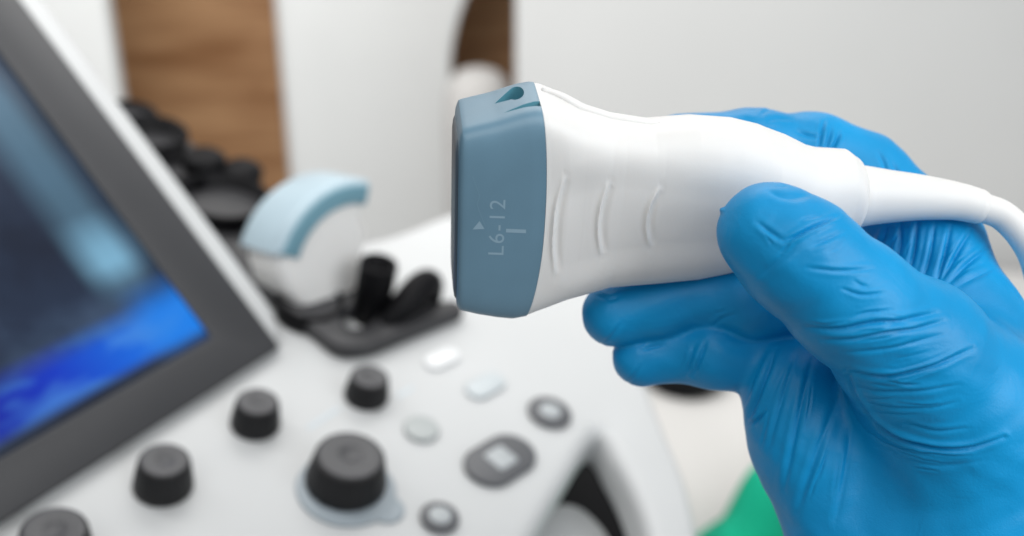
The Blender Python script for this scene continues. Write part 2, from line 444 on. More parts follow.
def display_mat():
    m = bpy.data.materials.new('lit_display'); m.use_nodes = True; nt = m.node_tree
    b = nt.nodes['Principled BSDF']; b.inputs['Base Color'].default_value = (.01, .012, .016, 1); b.inputs['Roughness'].default_value = .3; b.inputs['Specular IOR Level'].default_value = .15
    tc = nt.nodes.new('ShaderNodeTexCoord'); sx = nt.nodes.new('ShaderNodeSeparateXYZ'); nt.links.new(tc.outputs['Generated'], sx.inputs[0])
    def math_(op, a, b2=None):
        n = nt.nodes.new('ShaderNodeMath'); n.operation = op
        for i, q in enumerate((a, b2)):
            if q is None: continue
            if isinstance(q, (int, float)): n.inputs[i].default_value = q
            else: nt.links.new(q, n.inputs[i])
        return n.outputs[0]
    def ramp(fac, stops):
        r = nt.nodes.new('ShaderNodeValToRGB'); e = r.color_ramp.elements
        e[0].position, e[0].color = stops[0][0], (*stops[0][1], 1)
        e[1].position, e[1].color = stops[-1][0], (*stops[-1][1], 1)
        for p, c in stops[1:-1]:
            q = e.new(p); q.color = (*c, 1)
        nt.links.new(fac, r.inputs['Fac']); return r.outputs['Color']
    def mix(kind, fac, a, c):
        n = nt.nodes.new('ShaderNodeMix'); n.data_type = 'RGBA'; n.blend_type = kind
        for i, q in ((0, fac), (6, a), (7, c)):
            if isinstance(q, (int, float, tuple)): n.inputs[i].default_value = q
            else: nt.links.new(q, n.inputs[i])
        return n.outputs[2]
    nt.links.new(tc.outputs['Object'], sx.inputs[0])
    X = math_('MULTIPLY', sx.outputs[0], 1000 / abs(DVX)); X = math_('ADD', X, 1 - DX / abs(DVX))       # 0 at the far left of the view, 1 at the right border
    Y = math_('MULTIPLY', math_('ADD', sx.outputs[1], -DY * .001), 1000 / DVY)                          # 0 at the foot, 1 at the top of the view
    nz = nt.nodes.new('ShaderNodeTexNoise'); nz.inputs['Scale'].default_value = 16; nz.inputs['Detail'].default_value = 5
    nt.links.new(tc.outputs['Object'], nz.inputs['Vector'])
    base = ramp(nz.outputs['Fac'], ((.32, (.004, .007, .020)), (.5, (.011, .020, .045)), (.70, (.05, .085, .15))))
    mp = nt.nodes.new('ShaderNodeMapping'); mp.inputs['Scale'].default_value = (25, 70, 1); nt.links.new(tc.outputs['Object'], mp.inputs['Vector'])
    n2 = nt.nodes.new('ShaderNodeTexNoise'); n2.inputs['Scale'].default_value = 1; n2.inputs['Detail'].default_value = 2; nt.links.new(mp.outputs['Vector'], n2.inputs['Vector'])
    # bright blue tool bar along the foot
    bar = ramp(Y, ((.0, (0, 0, 0)), (.02, (0, 0, 0)), (.05, (1, 1, 1)), (.125, (1, 1, 1)), (.19, (0, 0, 0))))
    barcol = ramp(X, ((.0, (.0, .006, .27)), (.35, (.0, .03, .46)), (.65, (.002, .11, .62)), (1.0, (.003, .19, .74))))
    barcol2 = mix('MIX', math_('MULTIPLY', ramp(n2.outputs['Fac'], ((.48, (0, 0, 0)), (.62, (1, 1, 1)))), .5), barcol, (.07, .27, .66, 1))
    low = ramp(Y, ((.0, (0, 0, 0)), (.06, (1, 1, 1))))
    colx = mix('MIX', bar, mix('MIX', low, (.012, .014, .022, 1), base), barcol2)
    # pale image column near the right border
    side = ramp(X, ((.66, (0, 0, 0)), (.80, (1, 1, 1)), (.88, (1, 1, 1)), (.97, (.15, .15, .15))))
    sidey = ramp(Y, ((.18, (0, 0, 0)), (.24, (.2, .2, .2)), (.31, (.9, .9, .9)), (.36, (.8, .8, .8)), (.47, (.25, .25, .25)), (.85, (.32, .32, .32)), (1, (.16, .16, .16))))
    col = mix('MIX', mix('MULTIPLY', 1.0, side, sidey), colx, (.20, .43, .60, 1))
    blu = mix('MULTIPLY', 1.0, ramp(X, ((.72, (0, 0, 0)), (.85, (.8, .8, .8)))), ramp(Y, ((.13, (.8, .8, .8)), (.24, (0, 0, 0)))))
    col = mix('MIX', mix('MULTIPLY', 1.0, blu, low), col, (.004, .19, .72, 1))
    nt.links.new(col, b.inputs['Emission Color']); b.inputs['Emission Strength'].default_value = 1.0
    return m
w2 = [(DX + 2, DY - 2), (DX + 2, LH - 38), (-LB + 38, LH - 38), (-LB + 38, DY - 2)]
link('display', plate('display', [w2], -2.8, -1.6, .1, 1), display_mat(), mon)

# --- probe holders, black, along the right of the screen
tray_o = [uv(*p) for p in ((115, 120), (200, 232), (258, 300), (300, 332), (336, 362), (368, 360), (464, 321), (452, 311), (400, 320), (385, 296), (330, 250), (262, 205), (185, 150), (130, 108))]
hole1 = [uv(*p) for p in ((344, 326), (360, 318), (374, 322), (370, 334), (354, 341), (343, 337))]
link('holder_tray', plate('holder_tray', [round_poly(tray_o, 14, 5), smooth_loop(hole1, 6)], .3, 9, 2.5, 3), M['darkgrey'], console)
def cup(px, py, r, h, z0=0.0, lean=(0, 0), flat=1.0, name='holder_cup', m='dark', rot=0.0, wall=2.5):
    u, v_ = uv(px, py)
    pr = [(r * .9, z0), (r * .96, z0 + 1), (r, z0 + h - 2), (r * .985, z0 + h - .5), (r - wall * .5, z0 + h), (r - wall, z0 + h - .6), (r - wall - .2, z0 + h * .35), (.05, z0 + h * .33)]
    a, f = lathe(pr, 40); c, s = math.cos(rot), math.sin(rot); out = []
    for x, y, z in a:
        y *= flat; out.append((c * x - s * y + lean[0] * z, s * x + c * y + lean[1] * z, z))
    return link(name, recalc(mesh_py(name, out, f)), M[m], console, Matrix.Translation((u * .001, v_ * .001, 0)))
cup(369, 318, 9.5, 34)
cup(308, 316, 17, 11)
cup(222, 222, 25, 18, rot=.4)
cup(182, 190, 17, 17)
cup(150, 160, 21, 20, rot=.2)
cup(128, 132, 17, 14, rot=.2)
# leaning black clip beside the round cup
a_ = [uv(382, 334), uv(424, 314)]
cl = [(0, 0, 9), (0, 0, 9)]
pts = [(*uv(383, 336), 6), (*uv(398, 328), 14), (*uv(414, 318), 19), (*uv(424, 312), 18), (*uv(430, 312), 8)]
a, f = tube([tuple(p) for p in spline(pts, 6)], [4.5 + 3.5 * math.sin(math.pi * min(1, k / 24)) for k in range(25)], 18)
link('holder_clip', recalc(mesh_py('holder_clip', a, f)), M['dark'], console)
# two black plug grips at the rear of the holders
for px, py, r, h, z0 in ((203, 186, 12, 9, 12), (241, 194, 11, 9, 10)):
    u, v_ = uv(px, py)
    a, f = lathe([(r * .6, 0), (r * .6, z0), (r, z0 + 1), (r, z0 + h - 2), (r * .8, z0 + h), (.05, z0 + h + .3)], 32)
    link('plug_grip', recalc(mesh_py('plug_grip', a, f)), M['dark'], console, Matrix.Translation((u * .001, v_ * .001, 0)))

# ------------------------------------------------------------------ second probe, curved, resting in a holder
e1 = nrm((.66, .45, -.60)); e3 = np.array((.62, -.25, .74)); e3 = nrm(e3 - e1 * (e1 @ e3)); e2 = nrm(np.cross(e3, e1))
ROLL = math.radians(10); e1, e2 = math.cos(ROLL) * e1 + math.sin(ROLL) * e2, math.cos(ROLL) * e2 - math.sin(ROLL) * e1
P2 = ray(319, 230) * 500
probe2 = thing('ultrasound_probe', frame(P2, e1, e2, e3), 'curved ultrasound probe with a pale blue crown resting in the black holder', 'ultrasound probe')
RA, HALF = 47.0, math.radians(43)
def arc(r, a0, a1, n, cy): return [(r * math.sin(a0 + (a1 - a0) * k / n), cy + r * math.cos(a0 + (a1 - a0) * k / n)) for k in range(n + 1)]
CY = -24.0
pol = lambda r, k: (r * math.sin(HALF * k), CY + r * math.cos(HALF * k))
crown = arc(RA, -HALF, HALF, 28, CY) + arc(RA - 13.5, HALF, -HALF, 28, CY)
link('crown', plate('crown', [crown], -22, 13, 4, 4), M['caplight'], probe2)
rim = arc(RA - 2.5, -HALF * .97, HALF * .97, 28, CY) + arc(RA - 12, HALF * .97, -HALF * .97, 28, CY)
link('crown_rim', plate('crown_rim', [rim], 11.0, 14.0, 1.2, 3), M['capdark'], probe2)
fan = arc(RA - 3, -HALF * .95, HALF * .95, 28, CY) + [pol(RA - 18, .97), (19, -12), (8, -26), (0, -36), (-4, -48), (-28, -44), (-29, -34), (-34, -22), (-36, -8), (-33, 4)]
link('body', plate('body', [fan], -20, 12, 6, 5), M['shell'], probe2)

# ------------------------------------------------------------------ held probe
TAU, PSI, RHO = math.radians(33), math.radians(6), math.radians(-1.0)
HELD = frame((0, 0, -D0), (1, 0, 0), (0, 1, 0), (0, 0, 1))
A_ = np.array((math.cos(PSI) * math.cos(RHO), -math.sin(RHO), -math.sin(PSI)))
A_ = nrm(A_)
T0 = np.array((math.sin(PSI), 0, math.cos(PSI))); Y0 = nrm(np.cross(T0, A_)); T0 = nrm(np.cross(A_, Y0))
HV = math.cos(TAU) * Y0 + math.sin(TAU) * T0        # towards the narrow top side
TV = -math.sin(TAU) * Y0 + math.cos(TAU) * T0       # out of the broad front face
probe = thing('ultrasound_probe', HELD, 'white linear ultrasound probe with a blue grey head held by the gloved hand', 'ultrasound probe')

top_x = [450, 457, 470, 490, 520, 532, 541, 552, 575, 600, 640, 681, 722, 749, 777, 799, 810, 840, 850, 857, 864, 870]
top_y = [113, 104, 101, 97, 89.5, 87.5, 88.5, 93, 106, 115, 121, 118, 120.5, 126, 135.5, 145, 147.5, 149.5, 156, 166, 181, 190]
bot_x = [440, 452, 460, 480, 505, 527, 540, 560, 577, 614, 663, 704, 733, 780, 820, 848, 856, 864]
bot_y = [300, 306, 310, 314.5, 317.5, 319, 316.5, 308, 300, 288, 284, 280, 274, 262, 247, 236, 231, 222]
th_x = [450, 540, 560, 600, 650, 700, 760, 810, 864]
th_y = [10.5, 11.0, 11.0, 10.2, 10.0, 10.6, 11.2, 10.0, 8.0]
ex_x = [450, 540, 560, 600, 650, 720, 780, 830, 864]
ex_y = [7.0, 7.0, 5.2, 3.8, 3.2, 2.7, 2.4, 2.2, 2.0]
def axis_z(c): return 4.0 - (c - 455) / 4.5 * math.tan(PSI)
NS = 260
phis = np.linspace(0, 2 * math.pi, NS, endpoint=False)
_sec = {}
def unit_section(n, h=1.0, t=1.0):
    """superellipse outline, points spread evenly along it"""
    p = np.linspace(0, 2 * math.pi, 2401); c, s = np.cos(p), np.sin(p)
    x = np.sign(c) * np.abs(c) ** (2 / n); y = np.sign(s) * np.abs(s) ** (2 / n)
    l = np.concatenate(([0], np.cumsum(np.hypot(np.diff(x * h), np.diff(y * t))))); q = np.linspace(0, l[-1], NS, endpoint=False)
    return np.interp(q, l, x), np.interp(q, l, y)
def station(c, grow=0.0):
    """cross section centred near pixel column c of the outline: centre, half height, half thickness, exponent"""
    z = axis_z(c); sc_ = (D0 - z) / F
    dt = 0.0
    for _ in range(3):
        yt = np.interp(c + dt, top_x, top_y); yb = np.interp(c - dt, bot_x, bot_y); dt = (yb - yt) / 2 * math.tan(RHO)
    half = (yb - yt) / 2 * sc_
    t = np.interp(c, th_x, th_y); n = np.interp(c, ex_x, ex_y)
    uc, us = unit_section(n)
    lo, hi = .5, 60.0
    for _ in range(40):
        h = (lo + hi) / 2
        if np.max(h * uc * HV[1] + t * us * TV[1]) > half: hi = h
        else: lo = h
    cen = np.array(((c - 512) * sc_, (268 - (yt + yb) / 2) * sc_, z))
    return cen, h + grow, t + grow, n
def section(c, grow=0.0, shrink=1.0, shift=0.0, fn=None):
    cen, h, t, n = station(c); h = h * shrink + grow if shrink != 1 else h + grow; t = t - (1 - shrink) * h * .6 if shrink != 1 else t + grow
    uc, us = unit_section(n, h, t); out = []
    cen = cen + A_ * shift
    bw = 2.7 * smoothstep(470, 530, c) * (1 - smoothstep(540, 610, c))
    for k in range(NS):
        a, b = h * uc[k], t * us[k]
        if fn is not None: b += fn(c, a / h, us[k], cen, a)
        out.append(tuple(cen + HV * a + TV * b - A_ * (bw * abs(uc[k]) ** 2.2 * (1.0 if uc[k] < 0 else .55))))
    return out
# shell
ARCS = [((564, 176), (555, 206), (552, 240), (556, 271)), ((608, 185), (600.5, 208), (598, 232), (601, 255)), ((659, 191), (650, 208), (646.5, 227), (649.5, 247))]
arc_pts = [np.array(spline(a, 30)) for a in ARCS]
def relief(c, q, us, cen, a):
    """thumb hollow and three raised finger ridges on the front face"""
    if us < .05: return 0.0
    P = cen + HV * a + TV * 10; s = F / (D0 - P[2]); px, py = 512 + P[0] * s, 268 - P[1] * s
    # hollow: an oval with a soft upper lip
    ed = smoothstep(545, 590, px) * (1 - smoothstep(735, 800, px))
    up = np.interp(px, [540, 570, 620, 680, 740, 800], [196, 178, 172, 178, 186, 200])
    dn = np.interp(px, [540, 570, 620, 680, 740, 800], [268, 285, 272, 266, 260, 240])
    d = -.75 * ed * smoothstep(up - 16, up + 20, py) * (1 - smoothstep(dn - 24, dn + 6, py))
    for ap in arc_pts:
        dx = np.hypot(ap[:, 0] - px, ap[:, 1] - py); i = int(np.argmin(dx)); dm = dx[i]
        if dm < 14:
            tp = math.sin(math.pi * min(.999, max(.001, (i + .5) / len(ap)))) ** .5
            side = px - ap[i, 0]
            d += tp * (.52 * math.exp(-(dm / 1.9) ** 2) - (.42 * math.exp(-((dm - 5.0) / 3.4) ** 2) if side > 0 else .06 * math.exp(-((dm - 5) / 3) ** 2)))
    return d
cs = [538.5] + list(np.arange(539.5, 845, 1.0)) + list(np.arange(845.0, 850, 1.0))
rings = [section(538.5, -3.0)] + [section(538.5, -.35)] + [section(c, -.0, fn=relief if c < 800 else None) for c in cs]
for s_, q in ((.3, .985), (.8, .95), (1.2, .88), (1.4, .78)):
    cen = np.mean(np.array(rings[-1]), axis=0) if False else None
    base = np.array(section(849)); m0 = base.mean(axis=0); rings.append([tuple(m0 + (p - m0) * q + A_ * s_) for p in base])
v, f = loft(rings); me = recalc(mesh_py('body', v, f)); body = link('body', me, M['shell'], probe); sharp(me, 60)

# raised seam along the narrow top side
seam_px = [(545, 91.5), (556, 95), (575, 105.5), (600, 115.5), (625, 121), (648, 123.5)]
sp = [L(x, y, axis_z(x) + 6.0) for x, y in seam_px]
sp = [L(x, y, axis_z(x) + 8 - .2 * k) for k, (x, y) in enumerate(seam_px)]
def seam_pt(c, t_off):
    cen, h, t, n = station(c); b = t_off / t; a = h * (1 - abs(b) ** n) ** (1 / n); return cen + HV * (a - .2) + TV * t_off
sps = [seam_pt(c, off) for c, off in zip(np.linspace(537, 650, 30), np.linspace(-3.6, -.6, 30))]
a, f = tube([tuple(p) for p in sps], [1.05 * math.sin(math.pi * min(.98, max(.04, k / 29))) ** .35 for k in range(30)], 14)
link('seam_ridge', recalc(mesh_py('seam_ridge', a, f)), M['shell'], probe)

# blue grey head cap
cs = [455.5, 456.3, 457.5, 459, 461] + list(np.arange(464, 535, 3.0)) + [536, 538.1]
gr = [-1.6, -.75, -.35, -.1, 0] + [0] * 30
gr = gr[:len(cs)] + [0] * (len(cs) - len(gr))
rings = [section(454.9, -4.2), section(455.1, -2.4)] + [section(c, g + .12) for c, g in zip(cs, gr)] + [section(538.3, -.15), section(538.3, -2)]
v, f = loft(rings); me = recalc(mesh_py('head_cap', v, f)); cap = link('head_cap', me, M['cap'], probe)
# cut the guide hole and the notch out of its top
def front_pt(c, a, off=0.0):
    cen, h, t, n = station(c); q = min(.999, abs(a) / h); return cen + HV * a + TV * (t * (1 - q ** n) ** (1 / n) + .12 + off)
def top_pt(c, b, off=0.0):
    cen, h, t, n = station(c); q = min(.999, abs(b) / t); return cen + HV * (h * (1 - q ** n) ** (1 / n) + .12 + off) + TV * b
def cutter(outline_, d_in, d_out, taper=1.0):
    c0 = np.mean(np.array(outline_), axis=0)
    lo = [tuple(np.array(top_pt(c0[0] + (x - c0[0]) * taper, c0[1] + (y - c0[1]) * taper, -d_in))) for x, y in outline_]
    hi = [tuple(np.array(top_pt(x, y, d_out))) for x, y in outline_]
    a, f = loft([lo, hi]); return recalc(mesh_py('cutter', a, f))
tear = [(491, -.6)] + [(512 + 7.5 * math.cos(q), -2.6 + 3.3 * math.sin(q)) for q in np.linspace(-2.3, 2.3, 18)]
wedge = [(497, 5.0), (540, 2.4), (540, 5.6)]
cut_mats = []
for ol, di in ((tear, 3.2), (wedge, 1.6)):
    co = bpy.data.objects.new('cutter', cutter(ol, di, 3.0)); COL.objects.link(co)
    co.data.materials.append(M['caphole'])
    co.matrix_world = HELD
    bo = cap.modifiers.new('cut', 'BOOLEAN'); bo.operation = 'DIFFERENCE'; bo.solver = 'EXACT'; bo.object = co
    bo.material_mode = 'TRANSFER'; cut_mats.append(co)
bpy.context.view_layer.update()
me2 = bpy.data.meshes.new_from_object(cap.evaluated_get(bpy.context.evaluated_depsgraph_get()))
cap.modifiers.clear(); cap.data = me2
for co in cut_mats: bpy.data.objects.remove(co)
me2.polygons.foreach_set('use_smooth', [True] * len(me2.polygons)); sharp(me2, 32)

# grey acoustic lens on the end of the head
rings = [section(455.6, -1.7), section(454.6, -1.75), section(453.6, -2.0), section(452.9, -2.8), section(452.5, -4.5)]
v, f = loft(rings); link('acoustic_lens', recalc(mesh_py('acoustic_lens', v, f)), M['lens'], probe)

# lettering and marks on the front of the head
def px_front(px, py, off=.03):
    """point of the front face seen at a pixel"""
    c, a = px, 0.0
    for _ in range(12):
        P = front_pt(c, a, off); s = F / (D0 - P[2]); ex, ey = px - (512 + P[0] * s), (268 - P[1] * s) - py
        c += ex; a += ey / s
    return P
def text_mesh(txt, p0, p1, height_px, name):
    """text running from pixel p0 to p1 along its base line"""
    cu = bpy.data.curves.new(name, 'FONT'); cu.body = txt; cu.size = 1; cu.resolution_u = 4; cu.space_character = 1.12
    cu.offset = -.003
    ob = bpy.data.objects.new(name, cu); COL.objects.link(ob)
    me = bpy.data.meshes.new_from_object(ob.evaluated_get(bpy.context.evaluated_depsgraph_get()))
    bpy.data.objects.remove(ob)
    xs = [q.co.x for q in me.vertices]; ys = [q.co.y for q in me.vertices]; x0, x1, y1 = min(xs), max(xs), max(ys)
    p0, p1 = np.array(p0, float), np.array(p1, float); d = p1 - p0; q = np.array((d[1], -d[0])) / np.linalg.norm(d)
    for vt in me.vertices:
        pp = p0 + d * (vt.co.x - x0) / (x1 - x0) + q * height_px * vt.co.y / y1
        vt.co = Vector(px_front(*pp)) * .001
    return me
o = link('lettering', text_mesh('L6-12', (503.5, 255), (505.5, 200), 15.5, 'lettering'), M['print'], probe)
def mark(name, poly):
    n = len(poly); me = mesh_py(name, [px_front(*p) for p in poly], [tuple(range(n))]); return link(name, me, M['print'], probe)
mark('arrow_mark', [(472.5, 229.5), (484.5, 229), (479.5, 221)])
mark('centre_mark', [(506, 228.8), (526, 229.6), (526, 233.2), (506, 232.4)])
lp = spline([(485, 226), (480, 214), (477, 204), (479, 196), (475, 184), (472, 176)], 5)
for k in (0,):
    P0 = [px_front(x, y) for x, y in lp]; P1 = [px_front(x + .8, y) for x, y in lp]; n = len(lp)
    me = mesh_py('wave_mark', P0 + P1, [(i, i + 1, n + i + 1, n + i) for i in range(n - 1)])
    link('wave_mark', me, mat('faint_print', (.15, .27, .36), .6), probe)

# strain relief and cable
cz = axis_z(860)
srp = spline([L(846, 197, cz), L(862, 196, cz), L(890, 196.5, cz), L(920, 197.5, cz), L(955, 201, cz), L(983, 207.5, cz)], 8)
sr_r = np.interp(np.linspace(0, 1, len(srp)), [0, .2, .4, .6, .8, 1], [7.2, 7.0, 6.0, 5.2, 4.35, 3.9])
sr_r[-1] *= .93
a, f = tube([tuple(p) for p in srp], list(sr_r), 48); me = recalc(mesh_py('strain_relief', a, f)); link('strain_relief', me, M['shell'], probe); sharp(me, 60)
cbp = spline([L(972, 204.5, cz), L(985, 208.5, cz), L(1003, 216, cz), L(1022, 235, cz), L(1036, 262, cz - 3), L(1046, 310, cz - 10), L(1060, 400, cz - 35), L(1110, 560, cz - 60), L(1180, 800, cz - 80)], 10)
cb_r = [3.35] * len(cbp)
a, f = tube([tuple(p) for p in cbp], cb_r, 28); link('cable', recalc(mesh_py('cable', a, f)), M['shell'], probe)

# ------------------------------------------------------------------ gloved hand: one continuous surface from blended round cones
def cone(pa, ra, pb, rb): return (L(*pa), ra, L(*pb), rb)
def ell(p, r, rot=None): return ('E', L(*p), np.array(r, float))
index = [cone((680, 148, -24), 8.4, (752, 147, -27), 8.9), cone((752, 147, -27), 8.9, (815, 154, -30), 9.6), cone((815, 154, -30), 9.6, (862, 175, -29), 10.0), cone((862, 175, -29), 10.0, (930, 248, -20), 12.5)]
middle = [cone((615, 314, -17), 7.9, (660, 303, -18), 8.9), cone((660, 303, -18), 8.9, (712, 294, -16), 8.8), cone((712, 294, -16), 8.8, (752, 300, -12), 9.1), cone((752, 300, -12), 9.1, (840, 300, -17), 11)]
ring_f = [cone((641, 358, -20), 6.9, (680, 349, -20), 7.6), cone((680, 349, -20), 7.6, (716, 352, -16), 8.4), cone((716, 352, -16), 8.4, (790, 360, -17), 10)]
thumb = [cone((769, 233, 21), 10.3, (800, 257, 23), 11.3), cone((800, 257, 23), 11.3, (852, 303, 21), 12.0), cone((852, 303, 21), 12.0, (912, 352, 13), 15.0), cone((912, 352, 13), 15.0, (958, 410, 4), 19.5)]
palm = [cone((790, 384, -12), 11.5, (812, 440, -12), 12.5), cone((812, 440, -12), 12.5, (872, 580, -8), 16.5),
        cone((860, 320, -20), 13, (930, 580, -12), 19), cone((922, 250, -21), 12.0, (955, 330, -14), 14), cone((955, 330, -14), 14, (1000, 580, -12), 20),
        cone((958, 410, 4), 17.5, (960, 560, -4), 22), cone((925, 560, -10), 24, (985, 830, -22), 27), cone((955, 560, -10), 23, (1010, 830, -22), 26)]
H_ = .48
lo = np.array((14., -112., -52.)); hi = np.array((142., 40., 42.))
nx, ny, nz = [int(q) for q in np.ceil((hi - lo) / H_)]
gx = (lo[0] + H_ * np.arange(nx)).astype(np.float32); gy = (lo[1] + H_ * np.arange(ny)).astype(np.float32); gz = (lo[2] + H_ * np.arange(nz)).astype(np.float32)
def d_cone(c, X, Y, Z):
    a, ra, b, rb = c; ba = b - a; l2 = float(ba @ ba)
    t = ((X - a[0]) * ba[0] + (Y - a[1]) * ba[1] + (Z - a[2]) * ba[2]) / l2
    np.clip(t, 0, 1, out=t)
    return np.sqrt((X - a[0] - t * ba[0]) ** 2 + (Y - a[1] - t * ba[1]) ** 2 + (Z - a[2] - t * ba[2]) ** 2) - (ra + (rb - ra) * t)
def smin(a, b, k):
    h = np.clip(.5 + .5 * (b - a) / k, 0, 1); return b + (a - b) * h - k * h * (1 - h)
def chain(cs_, X, Y, Z, k):
    d = None
    for c in cs_:
        q = d_cone(c, X, Y, Z); d = q if d is None else smin(d, q, k)
    return d
X, Y, Z = gx[:, None, None], gy[None, :, None], gz[None, None, :]
Fd = chain(palm, X, Y, Z, 9.0).astype(np.float32)
Fd = smin(Fd, chain(thumb, X, Y, Z, 4.0).astype(np.float32), 6.0)
Fd = smin(Fd, chain(index, X, Y, Z, 4.0).astype(np.float32), 5.0)
fm = smin(chain(middle, X, Y, Z, 3.0).astype(np.float32), chain(ring_f, X, Y, Z, 3.0).astype(np.float32), .7)
Fd = smin(Fd, fm, 1.4)

def surface_nets(G, lo, h):
    S = G < 0
    c = [S[i:S.shape[0] - 1 + i, j:S.shape[1] - 1 + j, k:S.shape[2] - 1 + k] for i in (0, 1) for j in (0, 1) for k in (0, 1)]
    cnt = sum(q.astype(np.int8) for q in c); act = (cnt > 0) & (cnt < 8)
    I, J, K = np.nonzero(act); idx = -np.ones(act.shape, np.int64); idx[I, J, K] = np.arange(len(I))
    acc = np.zeros((len(I), 3)); num = np.zeros(len(I))
    corners = [(i, j, k) for i in (0, 1) for j in (0, 1) for k in (0, 1)]
    for a in corners:
        for ax in range(3):
            if a[ax]: continue
            b = list(a); b[ax] = 1
            g0 = G[I + a[0], J + a[1], K + a[2]]; g1 = G[I + b[0], J + b[1], K + b[2]]
            m_ = (g0 < 0) != (g1 < 0); t = np.where(m_, g0 / np.where(m_, g0 - g1, 1), 0)
            p = np.tile(np.array(a, float), (len(I), 1)); p[:, ax] += t
            acc += p * m_[:, None]; num += m_
    V = lo + h * (np.stack([I, J, K], 1) + acc / num[:, None]); Q = []
    for ax in range(3):
        n = list(G.shape); n[ax] -= 1
        s0 = S[tuple(slice(0, n[q]) for q in range(3))]; sl = [slice(None)] * 3; sl[ax] = slice(1, None); s1 = S[tuple(sl)]
        E = np.nonzero(s0 != s1); flip = s0[E]; o1, o2 = [q for q in range(3) if q != ax]
        E = [np.array(q) for q in E]; ok = (E[o1] > 0) & (E[o2] > 0) & (E[o1] < S.shape[o1] - 1) & (E[o2] < S.shape[o2] - 1)
        E = [q[ok] for q in E]; flip = flip[ok]
        def at(d1, d2):
            q = [e.copy() for e in E]; q[o1] -= d1; q[o2] -= d2; return idx[q[0], q[1], q[2]]
        quad = np.stack([at(0, 0), at(1, 0), at(1, 1), at(0, 1)], 1)
        fl_ = flip if ax != 1 else ~flip
        quad[~fl_] = quad[~fl_][:, ::-1]; Q.append(quad)
    return V, np.concatenate(Q)
V, Q = surface_nets(Fd, lo, H_)
del Fd
def v_normals(V, Q):
    n = np.cross(V[Q[:, 2]] - V[Q[:, 0]], V[Q[:, 3]] - V[Q[:, 1]]); N = np.zeros_like(V)
    for k in range(4): np.add.at(N, Q[:, k], n)
    return N / np.maximum(np.linalg.norm(N, axis=1), 1e-9)[:, None]
def relax(V, Q, it):
    for _ in range(it):
        A = np.zeros_like(V); n = np.zeros(len(V))
        for k in range(4):
            np.add.at(A, Q[:, k], V[Q[:, (k + 1) % 4]]); np.add.at(n, Q[:, k], 1)
            np.add.at(A, Q[:, (k + 1) % 4], V[Q[:, k]]); np.add.at(n, Q[:, (k + 1) % 4], 1)
        V = V * .5 + .5 * A / n[:, None]
    return V
V = relax(V, Q, 3)
N = v_normals(V, Q)
if N[np.argmax(V[:, 2]), 2] < 0: Q = Q[:, ::-1]; N = -N

def subdivide(V, Q):
    e = np.concatenate([np.stack([Q[:, k], Q[:, (k + 1) % 4]], 1) for k in range(4)]); e.sort(axis=1)
    key = e[:, 0] * len(V) + e[:, 1]; u, inv = np.unique(key, return_inverse=True)
    ev = (V[u // len(V)] + V[u % len(V)]) / 2; fv = V[Q].mean(1); nv, ne, nq = len(V), len(u), len(Q)
    E = [nv + inv[k * nq:(k + 1) * nq] for k in range(4)]; C = nv + ne + np.arange(nq)
    Q2 = np.concatenate([np.stack([Q[:, k], E[k], C, E[(k + 3) % 4]], 1) for k in range(4)])
    return np.concatenate([V, ev, fv]), Q2
V, Q = subdivide(V, Q); V = relax(V, Q, 2); N = v_normals(V, Q)
print('hand vertices', len(V))

